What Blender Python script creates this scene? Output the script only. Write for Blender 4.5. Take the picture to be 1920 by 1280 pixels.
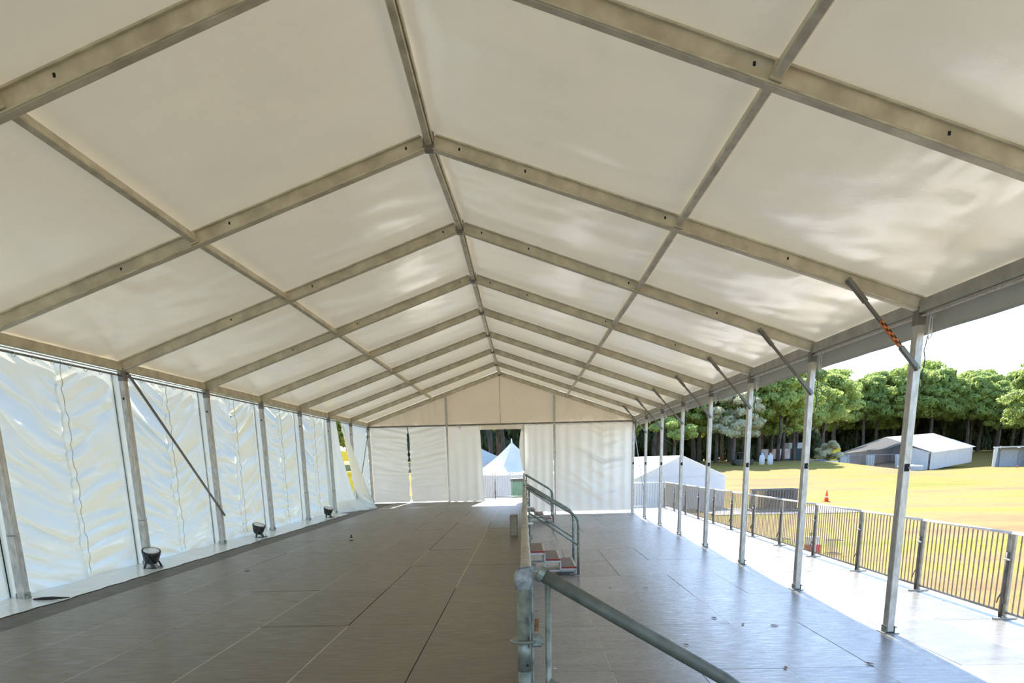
import bpy, math, random
from mathutils import Vector, Matrix, noise
PI = math.pi
R = random.Random(7)
SC = bpy.context.scene
COL = SC.collection
for o in list(bpy.data.objects): bpy.data.objects.remove(o)

# ------------------------------------------------------------------ camera
cam_d = bpy.data.cameras.new('camera'); cam = bpy.data.objects.new('camera', cam_d); COL.objects.link(cam)
fw = Vector((-0.0271, 0.9703, -0.2406)).normalized()
rt = Vector((0.9995, 0.0221, -0.0236)); rt = (rt - fw*rt.dot(fw)).normalized(); up = rt.cross(fw)
M3 = Matrix((rt, up, -fw)).transposed()
cam.matrix_world = Matrix.Translation((0.8507, 0, 2.0038)) @ M3.to_4x4()
cam_d.sensor_width = 36; cam_d.lens = 36*1413.8/1920
cam_d.shift_x = (960-949.6)/1920; cam_d.shift_y = (1216.0-640)/1920
cam_d.clip_start = 0.05; cam_d.clip_end = 1500
SC.camera = cam
# ------------------------------------------------------------------ light
w = bpy.data.worlds.new('sky'); SC.world = w; w.use_nodes = True
nt = w.node_tree; nt.nodes.clear()
sky = nt.nodes.new('ShaderNodeTexSky'); sky.sky_type = 'NISHITA'; sky.sun_disc = False
sky.sun_elevation = math.radians(37.5); sky.sun_rotation = math.radians(3); sky.air_density = 1.0; sky.dust_density = 0.5; sky.ozone_density = 4.5
bg = nt.nodes.new('ShaderNodeBackground'); bg.inputs[1].default_value = 0.36
ow = nt.nodes.new('ShaderNodeOutputWorld'); nt.links.new(sky.outputs[0], bg.inputs[0]); nt.links.new(bg.outputs[0], ow.inputs[0])
sd = bpy.data.lights.new('sun', 'SUN'); so = bpy.data.objects.new('sun', sd); COL.objects.link(so)
sd.energy = 8.5; sd.angle = math.radians(0.6); sd.color = (1.0, 0.95, 0.87)
so.rotation_euler = Vector((0.07, 1.3, 1.0)).to_track_quat('Z', 'Y').to_euler()
SC.view_settings.view_transform = 'Standard'; SC.view_settings.look = 'None'
SC.view_settings.exposure = 0.53; SC.view_settings.gamma = 1.0
SC.view_settings.use_curve_mapping = False

# ------------------------------------------------------------------ materials
def nodes(name):
    m = bpy.data.materials.new(name); m.use_nodes = True
    t = m.node_tree; p = t.nodes['Principled BSDF']; return m, t, p
def noise_tex(t, scale, detail=4, vec=(1,1,1), rough=.55, obj=False):
    if obj:
        g = t.nodes.new('ShaderNodeTexCoord'); src = g.outputs['Object']
    else:
        g = t.nodes.new('ShaderNodeNewGeometry'); src = g.outputs['Position']
    mp = t.nodes.new('ShaderNodeMapping'); mp.inputs['Scale'].default_value = vec
    t.links.new(src, mp.inputs[0])
    n = t.nodes.new('ShaderNodeTexNoise'); n.inputs['Scale'].default_value = scale
    n.inputs['Detail'].default_value = detail; n.inputs['Roughness'].default_value = rough
    t.links.new(mp.outputs[0], n.inputs['Vector']); return n
def ramp(t, src, stops):
    r = t.nodes.new('ShaderNodeValToRGB'); e = r.color_ramp.elements
    while len(e) < len(stops): e.new(.5)
    for i, (pos, c) in enumerate(stops):
        e[i].position = pos; e[i].color = (*c, 1)
    t.links.new(src, r.inputs[0]); return r
def bump(t, p, src, strength, dist=.01):
    b = t.nodes.new('ShaderNodeBump'); b.inputs['Strength'].default_value = strength; b.inputs['Distance'].default_value = dist
    t.links.new(src, b.inputs['Height']); t.links.new(b.outputs[0], p.inputs['Normal']); return b
def mat(name, c, rough=.5, metal=0, var=.12, scale=6, bmp=0, vec=(1,1,1), c2=None):
    m, t, p = nodes(name)
    n = noise_tex(t, scale, vec=vec)
    lo = tuple(x*(1-var) for x in c) if c2 is None else c2
    hi = tuple(min(1, x*(1+var)) for x in c) if c2 is None else c
    r = ramp(t, n.outputs[0], [(.35, lo), (.65, hi)])
    t.links.new(r.outputs[0], p.inputs['Base Color'])
    p.inputs['Roughness'].default_value = rough; p.inputs['Metallic'].default_value = metal
    if bmp: bump(t, p, n.outputs[0], bmp, .005)
    return m
def fabric(name, c, ctr, trans, rough, bscale=9, bstr=.25, vec=(1,1,1), dirt=.12, bdist=.01):
    m, t, p = nodes(name)
    n = noise_tex(t, 1.3, 5); k = 1-dirt
    r = ramp(t, n.outputs[0], [(.3, tuple(x*k for x in c)), (.7, c)])
    t.links.new(r.outputs[0], p.inputs['Base Color']); p.inputs['Roughness'].default_value = rough
    p.inputs['IOR'].default_value = 1.5; p.inputs['Specular IOR Level'].default_value = 1.0 if rough < .3 else .5
    nb = noise_tex(t, bscale, 4, vec); b = bump(t, p, nb.outputs[0], bstr, bdist)
    tr = t.nodes.new('ShaderNodeBsdfTranslucent'); tr.inputs[0].default_value = (*ctr, 1)
    mx = t.nodes.new('ShaderNodeMixShader'); mx.inputs[0].default_value = trans
    t.links.new(p.outputs[0], mx.inputs[1]); t.links.new(tr.outputs[0], mx.inputs[2])
    t.links.new(mx.outputs[0], t.nodes['Material Output'].inputs[0]); return m
def deck_mat(name, lo, hi, rough, spec=.5):
    m, t, p = nodes(name)
    oi = t.nodes.new('ShaderNodeObjectInfo')
    n = noise_tex(t, 1.6, 6, (1, 2.2, 1))
    n2 = noise_tex(t, 9, 5, (.55, 2.6, 1))
    a = t.nodes.new('ShaderNodeMath'); a.operation = 'MULTIPLY_ADD'; a.inputs[1].default_value = .55
    t.links.new(n.outputs[0], a.inputs[0])
    h = t.nodes.new('ShaderNodeMath'); h.operation = 'MULTIPLY_ADD'; h.inputs[1].default_value = .22; h.inputs[2].default_value = .02
    t.links.new(oi.outputs['Random'], h.inputs[0])
    a2 = t.nodes.new('ShaderNodeMath'); a2.operation = 'MULTIPLY_ADD'; a2.inputs[1].default_value = .22
    t.links.new(n2.outputs[0], a2.inputs[0]); t.links.new(h.outputs[0], a2.inputs[2]); t.links.new(a2.outputs[0], a.inputs[2])
    r = ramp(t, a.outputs[0], [(.25, lo), (.75, hi)])
    t.links.new(r.outputs[0], p.inputs['Base Color'])
    rr = t.nodes.new('ShaderNodeMapRange'); rr.inputs[1].default_value=.3; rr.inputs[2].default_value=.7; rr.inputs[3].default_value = rough-.07; rr.inputs[4].default_value = rough+.1
    t.links.new(n2.outputs[0], rr.inputs[0]); t.links.new(rr.outputs[0], p.inputs['Roughness'])
    p.inputs['Specular IOR Level'].default_value = spec
    bump(t, p, n2.outputs[0], .35, .006)
    return m
M = {}
M['roof'] = fabric('roof_vinyl', (.80,.72,.55), (.90,.78,.55), .095, .22, 5, .16, (1,1,1), .10, .02)
M['wall'] = fabric('wall_vinyl', (.88,.88,.80), (.86,.94,.93), .40, .14, 7, .35, (1,1,1.6), .05, .02)
M['skirt'] = fabric('curtain_skirt_vinyl', (.88,.92,.92), (.8,.85,.85), .04, .22, 7, .3, (1,1,1), .05, .02)
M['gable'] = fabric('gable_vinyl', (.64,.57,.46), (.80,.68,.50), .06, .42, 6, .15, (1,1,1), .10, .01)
M['drape'] = fabric('drape_vinyl', (.82,.83,.80), (.84,.83,.78), .07, .40, 6, .15, (1,1,1), .07, .01)
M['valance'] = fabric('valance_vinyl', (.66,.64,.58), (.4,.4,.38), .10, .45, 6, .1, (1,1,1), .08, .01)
M['alu'] = mat('weathered_aluminium', (.72,.67,.54), .48, .15, .22, 5, .15, (1,1,3), (.50,.45,.35))
M['post'] = mat('galvanised_post', (.62,.60,.57), .40, .45, .2, 8, .1, (3,3,1), (.42,.40,.38))
M['rafter'] = mat('dusty_aluminium', (.72,.66,.53), .5, .1, .2, 4, .15, (1,1,1), (.50,.45,.35))
M['brace'] = mat('dark_brace_steel', (.20,.19,.17), .45, .4, .2, 6)
M['galv'] = mat('galvanised_steel', (.30,.34,.31), .42, .35, .2, 18, .25, (1,1,1), (.15,.18,.165))
M['railold'] = mat('dusty_rail_tube', (.50,.46,.37), .5, .3, .2, 12, .1, (1,1,1), (.34,.31,.25))
M['dark'] = mat('black_plastic', (.018,.018,.02), .35, 0, .3, 10)
M['black'] = mat('black_void', (.01,.01,.01), .8)
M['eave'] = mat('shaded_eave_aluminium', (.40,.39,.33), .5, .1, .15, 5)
M['darkrail'] = mat('green_grey_handrail', (.16,.175,.16), .5, .1, .2, 14, .2, (1,1,1), (.10,.115,.10))
M['lens'] = mat('lamp_lens', (.75,.78,.8), .12, .3, .05)
M['orange'] = mat('orange_tape', (.72,.20,.04), .5, 0, .15)
M['blacktape'] = mat('black_tape', (.02,.017,.015), .5)
M['greytape'] = mat('grey_tape', (.30,.33,.36), .45, 0, .35, 25, .6)
M['steel_frame'] = mat('white_painted_frame', (.60,.60,.60), .4, .2, .12)
M['tread'] = mat('brown_tread_ply', (.19,.14,.11), .5, 0, .2, 12, .1)
M['red'] = mat('red_edge_paint', (.36,.03,.035), .5)
M['nosing'] = mat('pale_nosing', (.58,.57,.52), .45)
M['ply'] = mat('raw_plywood', (.32,.27,.20), .6, 0, .15, 7, .1, (1,1,4))
M['wood'] = mat('rusty_wood', (.24,.10,.035), .6, 0, .5, 40)
M['rustbar'] = mat('barrier_bar_steel', (.30,.25,.20), .5, .35, .2, 14)
M['barr'] = mat('barrier_frame_steel', (.42,.40,.36), .45, .5, .2, 14)
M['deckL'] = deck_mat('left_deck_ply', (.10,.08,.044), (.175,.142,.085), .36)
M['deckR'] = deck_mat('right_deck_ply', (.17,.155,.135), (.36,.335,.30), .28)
M['strip'] = mat('edge_strip_ply', (.11,.095,.07), .6, 0, .25, 6, .2)
M['joist'] = mat('deck_alu_joist', (.62,.59,.50), .4, .4, .1)
M['white_roof'] = fabric('white_marquee_vinyl', (.95,.94,.92), (.97,.95,.93), .30, .5, 3, .1)
M['white_wall'] = fabric('white_marquee_wall', (.92,.92,.94), (.95,.95,.97), .45, .5, 3, .1)
M['cone'] = mat('cone_orange', (.85,.12,.03), .5)
M['white'] = mat('white_plastic', (.80,.80,.80), .4)
M['grey'] = mat('grey_panel', (.45,.46,.48), .6)
M['teal'] = mat('dark_teal_paint', (.02,.05,.055), .5)
M['banner'] = mat('pink_banner', (.75,.30,.26), .7, 0, .2, .8, 0, (1,1,1), (.80,.74,.72))
M['yellow'] = mat('yellow_plastic', (.75,.55,.03), .5)
M['bark'] = mat('pine_bark', (.13,.10,.085), .85, 0, .3, 3, .4, (1,1,.3), (.05,.038,.034))
M['soil'] = mat('pale_path', (.62,.55,.45), .8, 0, .12, .6)
M['carglass'] = mat('car_glass', (.03,.035,.04), .1)
M['pinkcloth'] = mat('faded_red_cover', (.55,.22,.18), .7)
M['binGreen'] = mat('bin_green', (.10,.26,.20), .5)
M['redplastic'] = mat('red_plastic', (.62,.08,.07), .5)

def leaf_mat(name, lo, hi, tr):
    m, t, p = nodes(name)
    oi = t.nodes.new('ShaderNodeObjectInfo')
    n = noise_tex(t, .9, 4)
    a = t.nodes.new('ShaderNodeMath'); a.operation = 'MULTIPLY_ADD'; a.inputs[1].default_value = .25
    t.links.new(oi.outputs['Random'], a.inputs[0]); t.links.new(n.outputs[0], a.inputs[2])
    r = ramp(t, a.outputs[0], [(.35, lo), (.8, hi)])
    t.links.new(r.outputs[0], p.inputs['Base Color']); p.inputs['Roughness'].default_value = .6
    b = t.nodes.new('ShaderNodeBsdfTranslucent'); b.inputs[0].default_value = (*tr, 1)
    mx = t.nodes.new('ShaderNodeMixShader'); mx.inputs[0].default_value = .45
    t.links.new(p.outputs[0], mx.inputs[1]); t.links.new(b.outputs[0], mx.inputs[2])
    t.links.new(mx.outputs[0], t.nodes['Material Output'].inputs[0]); return m
M['leaf'] = leaf_mat('pine_needles', (.12,.18,.05), (.44,.52,.16), (.54,.64,.18))
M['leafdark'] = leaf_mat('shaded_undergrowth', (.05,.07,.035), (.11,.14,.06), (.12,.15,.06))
M['tentgrey'] = mat('shaded_tent_inside', (.50,.51,.54), .7)  # grey carries the shade inside the white marquee, put into the wall colour
M['leafpale'] = leaf_mat('pale_blossom_foliage', (.40,.40,.24), (.85,.82,.60), (.75,.72,.5))
def grass_mat():
    m, t, p = nodes('dry_field_grass')
    n = noise_tex(t, .06, 5, (1, 3.2, 1), .6); n2 = noise_tex(t, 1.6, 5, (1,1.6,1), .7)
    r = ramp(t, n.outputs[0], [(.34, (.34,.21,.085)), (.45, (.42,.275,.09)), (.54, (.41,.30,.06)), (.63, (.29,.28,.035))])
    r2 = ramp(t, n2.outputs[0], [(.25, (.72,.70,.68)), (.75, (1,1,1))])
    mx = t.nodes.new('ShaderNodeMixRGB'); mx.blend_type = 'MULTIPLY'; mx.inputs[0].default_value = 1
    t.links.new(r.outputs[0], mx.inputs[1]); t.links.new(r2.outputs[0], mx.inputs[2])
    t.links.new(mx.outputs[0], p.inputs['Base Color']); p.inputs['Roughness'].default_value = .9
    p.inputs['Specular IOR Level'].default_value = .1
    bump(t, p, n2.outputs[0], .5, .05); return m
M['grass'] = grass_mat()

# ------------------------------------------------------------------ mesh helpers
class MB:
    def __init__(s): s.v = []; s.f = []
    def add(s, vs, fs):
        b = len(s.v); s.v += [tuple(v) for v in vs]; s.f += [tuple(b+i for i in f) for f in fs]; return s
    def box(s, lo, hi, ch=0):
        a = Vector(lo); b = Vector(hi); c = (a+b)/2
        return s.beam((c.x, c.y, a.z), (c.x, c.y, b.z), b.x-a.x, b.y-a.y, ch, (1,0,0))
    def beam(s, A, B, w_, h_, ch=.006, side=None):
        A = Vector(A); B = Vector(B); d = (B-A).normalized()
        if side is None: side = d.cross(Vector((0,0,1)))
        side = Vector(side); side = (side - d*side.dot(d)).normalized(); u = side.cross(d)
        x, y = w_/2, h_/2
        if ch > 0: pr = [(-x+ch,-y),(x-ch,-y),(x,-y+ch),(x,y-ch),(x-ch,y),(-x+ch,y),(-x,y-ch),(-x,-y+ch)]
        else: pr = [(-x,-y),(x,-y),(x,y),(-x,y)]
        n = len(pr); vs = [P+side*a+u*b for P in (A, B) for a, b in pr]
        fs = [(i, (i+1)%n, n+(i+1)%n, n+i) for i in range(n)] + [tuple(range(n-1,-1,-1)), tuple(range(n, 2*n))]
        return s.add(vs, fs)
    def tube(s, pts, r, n=10, cap=True, rad=None):
        pts = [Vector(p) for p in pts]; k = len(pts)
        d0 = (pts[1]-pts[0]).normalized(); a = d0.orthogonal().normalized(); vs = []
        for i, p in enumerate(pts):
            d = (pts[min(i+1,k-1)]-pts[max(i-1,0)]).normalized()
            a = (a - d*a.dot(d)).normalized(); b = d.cross(a); rr = rad[i] if rad else r
            vs += [p + (a*math.cos(2*PI*j/n) + b*math.sin(2*PI*j/n))*rr for j in range(n)]
        fs = [(i*n+j, i*n+(j+1)%n, (i+1)*n+(j+1)%n, (i+1)*n+j) for i in range(k-1) for j in range(n)]
        if cap: fs += [tuple(range(n-1,-1,-1)), tuple(range((k-1)*n, k*n))]
        return s.add(vs, fs)
    def grid(s, fn, nu, nv, mask=None):
        vs = [fn(i/nu, j/nv) for i in range(nu+1) for j in range(nv+1)]
        fs = []
        for i in range(nu):
            for j in range(nv):
                if mask and not mask((i+.5)/nu, (j+.5)/nv): continue
                fs.append((i*(nv+1)+j, (i+1)*(nv+1)+j, (i+1)*(nv+1)+j+1, i*(nv+1)+j+1))
        return s.add(vs, fs)
    def lathe(s, prof, n=16, mat4=None):
        vs = []; k = len(prof)
        for r, z in prof:
            for j in range(n):
                v = Vector((r*math.cos(2*PI*j/n), r*math.sin(2*PI*j/n), z)); vs.append(mat4 @ v if mat4 else v)
        fs = [(i*n+j, i*n+(j+1)%n, (i+1)*n+(j+1)%n, (i+1)*n+j) for i in range(k-1) for j in range(n)]
        fs += [tuple(range(n-1,-1,-1)), tuple(range((k-1)*n, k*n))]
        return s.add(vs, fs)
    def build(s, name, m, parent=None, smooth=False, solid=0):
        me = bpy.data.meshes.new(name); me.from_pydata(s.v, [], s.f); me.validate(); me.update()
        me.materials.append(m if not isinstance(m, str) else M[m])
        if smooth:
            for p in me.polygons: p.use_smooth = True
        o = bpy.data.objects.new(name, me); COL.objects.link(o)
        if parent is not None:
            o.parent = parent
            if parent.location.length > 0 or parent.rotation_euler[2] != 0:
                pass
        if solid:
            md = o.modifiers.new('thickness', 'SOLIDIFY'); md.thickness = solid; md.offset = 0
        return o
def tag(o, label=None, cat=None, group=None, kind=None):
    if label: o['label'] = label
    if cat: o['category'] = cat
    if group: o['group'] = group
    if kind: o['kind'] = kind
    return o
def empty(name, label=None, cat=None, loc=(0,0,0), rz=0, group=None, kind=None):
    o = bpy.data.objects.new(name, None); COL.objects.link(o); o.location = loc; o.rotation_euler = (0,0,rz)
    o.empty_display_size = .1
    return tag(o, label, cat, group, kind)
def copy_tree(o, parent=None):
    c = o.copy(); COL.objects.link(c); c.parent = parent
    for ch in list(o.children): copy_tree(ch, c)
    return c
def N(x, y=0, z=0): return noise.noise(Vector((x, y, z)))
def inst(o, loc, parent, rz=0, scale=None):
    c = o.copy(); COL.objects.link(c); c.parent = parent; c.location = loc; c.rotation_euler = (0,0,rz)
    if scale: c.scale = scale
    return c

# ------------------------------------------------------------------ tent parameters
W = 5.0; Y1 = 8.553; D = 3.0; ZE = 3.48; ZR = 5.18; ZL = .557; ND = .84
def FY(k): return Y1 + (k-1)*D
K0, K1 = -4, 8
APX = {1: (-.045, -.045), 2: (.022, .0), 3: (.01, .0), 0: (-.02, 0)}
def apex(k):
    dx, dz = APX.get(k, (0, 0)); return Vector((dx, FY(k), ZR+dz))
SL = (ZR-ZE)/W; NR = Vector((SL, 0, 1)).normalized()

# ------------------------------------------------------------------ ground & terrain
def sm(x): x = max(0, min(1, x)); return x*x*(3-2*x)
def terrain(x, y):
    left = -1.35 + 2.5*sm((y-62)/55)
    right = -1.35 + .25*sm((y-60)/70) + 2.6*sm((y-160)/30)
    b = sm((x-42)/16)
    z = left*(1-b) + right*b
    c = 1-sm((x-2)/12)
    z += c*1.2*sm((y-60)/35)
    z += .8*sm((y-170)/60)
    return z + .05*N(x*.08, y*.08)
def ter_fn(u, v):
    y = -40 + 270*(u**1.4); half = 170
    x = -90 + 270*v
    return (x, y, terrain(x, y))
gr = MB().grid(ter_fn, 110, 120).build('ground', 'grass', smooth=True)
tag(gr, 'dry golden and green mown grass field sloping up to the pines', 'field', kind='structure')

# ------------------------------------------------------------------ decks
def panel_mesh(w_, l_, gx, gy, th=.018):
    b = MB(); b.box((gx/2, gy/2, -th), (w_-gx/2, l_-gy/2, 0), .0015); return b
def make_floor(label, colx, pw, row0, pl, rows, z, m, stag=0, y_end=None):
    root = empty('floor', label, 'floor', (0,0,0), kind='structure')
    me = None
    for i, x in enumerate(colx):
        for j in range(rows):
            y = row0 + j*pl
            if me is None:
                me = panel_mesh(pw, pl, .009, .003).build('floor_panel', m, root); o = me
            else: o = inst(me, (0,0,0), root)
            o.location = (x, y, z + R.uniform(-.0012, .0012)); o.rotation_euler = (R.uniform(-.0006,.0006), R.uniform(-.0008,.0008), 0)
    return root
PL = 2.055
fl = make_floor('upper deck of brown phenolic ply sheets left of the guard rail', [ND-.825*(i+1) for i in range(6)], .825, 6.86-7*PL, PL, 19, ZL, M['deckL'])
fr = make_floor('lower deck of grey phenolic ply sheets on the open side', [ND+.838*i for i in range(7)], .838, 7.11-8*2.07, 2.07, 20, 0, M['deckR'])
# frames under the sheets
X0 = ND-.825*6
MB().box((X0, -7.5, ZL-.07), (ND, 31.45, ZL-.0195)).build('deck_frame', 'joist', fl)
MB().box((ND+.001, -9.4, -.09), (6.72, 32.1, -.0195)).build('deck_frame', 'joist', fr)
MB().box((6.708, -9.4, -.03), (6.98, 32.3, -.004), .003).build('edge_board', 'nosing', fr)
b = MB()
for i in range(21):
    y = -7 + i*1.9
    for x in (X0+.1, -1.6, ND-.06): b.beam((x, y, -1.6), (x, y, ZL-.07), .06, .06, .004)
b.build('deck_leg', 'brace', fl)['kind'] = 'stuff'
b = MB()
for i in range(21):
    for x in (1.0, 3.8, 6.6): b.beam((x, -8.8+i*2.0, -1.6), (x, -8.8+i*2.0, -.09), .06, .06, .004)
b.build('deck_leg', 'brace', fr)['kind'] = 'stuff'
MB().box((ND-.03, -7.5, .002), (ND-.002, 29.5, ZL-.02)).build('deck_fascia', 'brace', fl)
for root, xs, y0, pl, rows, z, thr in ((fl, [ND-.825*i for i in range(0, 7)], 6.86-7*PL, PL, 19, ZL, .35), (fr, [ND+.838*i for i in range(1, 7)], 7.11-8*2.07, 2.07, 20, 0, .3)):
    b = MB()
    for x in xs:
        for j in range(rows):
            if R.random() < thr: continue
            b.box((x-.0035, y0+j*pl+.02, z-.017), (x+.0035, y0+(j+1)*pl-.02, z-.0005))
    b.build('joint_strip', 'joist', root)
st0 = None
for j in range(19):
    y = 6.86-7*PL + j*PL + .9
    if st0 is None:
        st0 = MB().box((0, .002, -.03), (1.12, PL-.002, 0), .002).build('edge_board', 'strip', fl); o = st0
    else: o = inst(st0, (0,0,0), fl)
    o.location = (X0-1.127, y, ZL-.006)

# ------------------------------------------------------------------ tent roof
ceil = empty('ceiling', 'white vinyl marquee roof on aluminium rafters and purlins', 'ceiling', kind='structure')
def roof_panel(k, sgn):
    A0, A1 = apex(k), apex(k+1)
    E0 = Vector((sgn*(W+.12), FY(k), ZE-.12*SL)); E1 = Vector((sgn*(W+.12), FY(k+1), ZE-.12*SL))
    seed = k*7.3 + sgn*3.1
    wr = {1: 1.0, 2: .7, 3: .5, 0: (1.0 if sgn > 0 else .2), -1: .6}.get(k, .4)
    def fn(u, v):      # u along Y, v from apex to eave
        P = (A0*(1-u)+A1*u)*(1-v) + (E0*(1-u)+E1*u)*v
        n = Vector((sgn*SL, 0, 1)).normalized()
        e = min(u, 1-u)
        sag = -.03*math.sin(PI*u)*math.sin(PI*min(1, v*2 if v < .5 else (1-v)*2))*1.0
        near = math.exp(-u*6)
        fol = .034*wr*near*(1-abs(2*N(v*22+seed, u*2.5, 1.7)))
        cross = .016*wr*N(v*3+seed, u*7, 5.5) + .005*wr*N(v*26+seed*2, u*3, 2.2)
        diag = .014*wr*N((v*9+u*6)+seed, (v-u)*2, 9.1)
        return P + Vector((0, 0, .09)) + n*(sag + (fol+cross+diag)*min(1, e*12))
    return MB().grid(fn, 36, 84).build('roof_panel', 'roof', ceil, smooth=True)
for k in range(K0, K1):
    for s_ in (-1, 1): roof_panel(k, s_)
RD, RWd = .135, .075
for k in range(K0, K1+1):
    A = apex(k)
    for s_ in (-1, 1):
        E = Vector((s_*W, FY(k), ZE)); d = (E-A).normalized()
        b = MB().beam(A + d*.05, E + d*.02, RD, RWd, .006, (s_*SL, 0, 1))
        o = b.build('rafter', 'rafter', ceil)
        # keder channel lips under the side faces
        b = MB()
        n = Vector((s_*SL, 0, 1)).normalized()
        for yy in (-1, 1):
            b.beam(A + d*.06 - n*(RD/2-.012) + Vector((0, yy*(RWd/2+.006), 0)), E - n*(RD/2-.012) + Vector((0, yy*(RWd/2+.006), 0)), .014, .014, .002, (s_*SL,0,1))
            b.beam(A + d*.06 + n*(RD/2-.004) + Vector((0, yy*(RWd/2+.012), 0)), E + n*(RD/2-.004) + Vector((0, yy*(RWd/2+.012), 0)), .016, .026, .002, (s_*SL,0,1))
        b.build('keder_track', 'alu', o)
        if k <= 3:
            hb = MB()
            for f_ in ((.06, .19, .47, .72) if s_ > 0 else (.045, .42, .66)):
                P = A + (E-A)*f_ + n*.012 - Vector((0, RWd/2, 0))
                hb.beam(P+Vector((0,.004,0)), P-Vector((0,.003,0)), .018, .026, .003, (1,0,0))
            hb.build('bolt_hole', 'black', o)
    b = MB().beam(A-Vector((0,RWd/2+.012,0)), A+Vector((0,RWd/2+.012,0)), .11, .17, .012, (1,0,0))
    b.build('ridge_joint', 'brace', ceil)
for k in range(K0, K1):
    A0, A1 = apex(k), apex(k+1)
    MB().beam(A0+Vector((0,.05,.0)), A1+Vector((0,-.05,0)), .065, .09, .008, (1,0,0)).build('ridge_beam', 'alu', ceil)
    MB().beam(A0+Vector((.045,.05,.005)), A1+Vector((.045,-.05,.005)), .012, .05, .002, (1,0,0)).build('keder_track', 'rafter', ceil)
    for s_ in (-1, 1):
        m0 = (A0 + Vector((s_*W, FY(k), ZE)))/2; m1 = (A1 + Vector((s_*W, FY(k+1), ZE)))/2
        n = Vector((s_*SL, 0, 1)).normalized()
        MB().beam(m0+Vector((0,.04,0))+n*.015, m1-Vector((0,.04,0))+n*.015, .065, .085, .008, (1,0,-s_*SL)).build('purlin', 'alu', ceil)
        b = MB()
        for mm, dy in ((m0, .05), (m1, -.05)): b.beam(mm+n*.01+Vector((0,dy-.015,0)), mm+n*.01+Vector((0,dy+.015,0)), .085, .11, .004, (1,0,-s_*SL))
        b.build('purlin_bracket', 'rafter', ceil)

# ------------------------------------------------------------------ right side: posts, eave, valance, braces
wr_ = empty('wall_right', 'open right side of the marquee with posts and short valance', 'wall', kind='structure')
wl_ = empty('wall_left', 'left side of the marquee closed by creased white vinyl curtains', 'wall', kind='structure')
wb_ = empty('wall_back', 'gable end with cream vinyl gable and hanging curtains', 'wall', kind='structure')
def post(x, y, z0, z1, parent, side):
    p = MB().beam((x, y, z0+.02), (x, y, z1), .082, .115, .008, (1,0,0)).build('post', 'post', parent)
    b = MB().beam((x, y, z1-.20), (x, y, z1-.02), .088, .122, .006, (1,0,0)); b.build('post_head', 'brace', p)
    b = MB()      # U bracket base with pin
    b.beam((x-.055, y-.09, z0+.004), (x-.055, y+.09, z0+.004), .008, .008, 0)
    b.box((x-.085, y-.10, z0), (x+.085, y+.10, z0+.008), .002)
    b.beam((x-.048, y, z0+.008), (x-.048, y, z0+.085), .006, .12, .001, (1,0,0))
    b.beam((x+.048, y, z0+.008), (x+.048, y, z0+.085), .006, .12, .001, (1,0,0))
    b.tube([(x-.08, y-.02, z0+.06), (x+.085, y-.02, z0+.06)], .008, 8)
    b.build('base_plate', 'galv', p)
    return p
for k in range(K0, K1+1):
    y = FY(k); p = post(W, y, 0.0, ZE, wr_, 1)
    b = MB().beam((W, y-.0585, 1.80), (W, y-.0585, 1.88), .055, .006, .004, (1,0,0))
    b.build('lock_slot', 'black', p)
    MB().tube([(W+.02, y-.06, 1.84), (W+.02, y-.075, 1.84)], .014, 8).build('bolt', 'brace', p)
    if 0 < k < 8 or k == 0:
        # knee brace from rafter to post
        A = Vector((4.22, y-.075, ZE + (W-4.22)*SL - .03)); B = Vector((4.985, y-.075, 2.865))
        d = (B-A); L = d.length; d.normalize(); u_ = Vector((0,1,0))
        kb = MB().beam(A+d*.1, B-d*.1, .034, .034, .004, u_).build('knee_brace', 'brace', wr_)
        b = MB()
        b.beam(A-d*.03, A+d*.27, .052, .052, .01, u_); b.beam(B-d*.27, B+d*.03, .052, .052, .01, u_)
        b.build('brace_sleeve', 'brace', kb)
        b = MB(); b.tube([A+Vector((0,-.03,0)), A+Vector((0,.03,0))], .013, 8); b.tube([B+Vector((0,-.034,0)), B+Vector((0,.03,0))], .013, 8)
        b.build('bolt', 'galv', kb)
        if k == 1:
            t0 = .46*L; t1 = .74*L
            tp = MB().beam(A+d*t0, A+d*t1, .039, .039, .004, u_).build('hazard_tape', 'orange', kb)
            tp['label'] = 'orange and black chequered hazard tape'
            b = MB(); sd_ = d.cross(u_).normalized()
            nb = 4
            for i in range(nb):
                c0 = t0 + (i+.1)*(t1-t0)/nb; c1 = c0 + .55*(t1-t0)/nb; o_ = .5 if i % 2 else -.5
                for q in (-1, 1):
                    cc = c0 + (.03 if q > 0 else 0)
                    b.beam(A+d*cc+Vector((0,-.0197,0))+sd_*q*.0095, A+d*(c1+(.03 if q > 0 else 0))+Vector((0,-.0197,0))+sd_*q*.0095, .0014, .016, 0, u_)
            b.build('tape_square', 'blacktape', tp)
    # hanging cord and pale strap by the post head
    b = MB(); b.tube([(W+.10, y-.03, ZE-.10), (W+.125, y-.03, ZE-.14), (W+.13, y-.03, ZE-.30), (W+.10, y-.03, ZE-.34), (W+.095, y-.03, ZE-.30), (W+.10, y-.03, ZE-.10)], .007, 6)
    b.build('strap', 'white', p)
    b = MB(); b.tube([(W+.10+.012*math.sin(i*1.9+k), y+.01, ZE-.3-i*.07) for i in range(9)], .006, 5); b.build('cord', 'blacktape', p)
def valance_panel(k):
    def fn(u, v):
        y = FY(k) + D*u; z = ZE+.02 - v*(.30 + .008*N(y*1.3, 3.3))
        return (W+.13 + .006*N(y*2.2, v*2) + .01*v, y, z)
    return MB().grid(fn, 30, 5).build('valance', 'valance', wr_, smooth=True, solid=.003)
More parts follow.
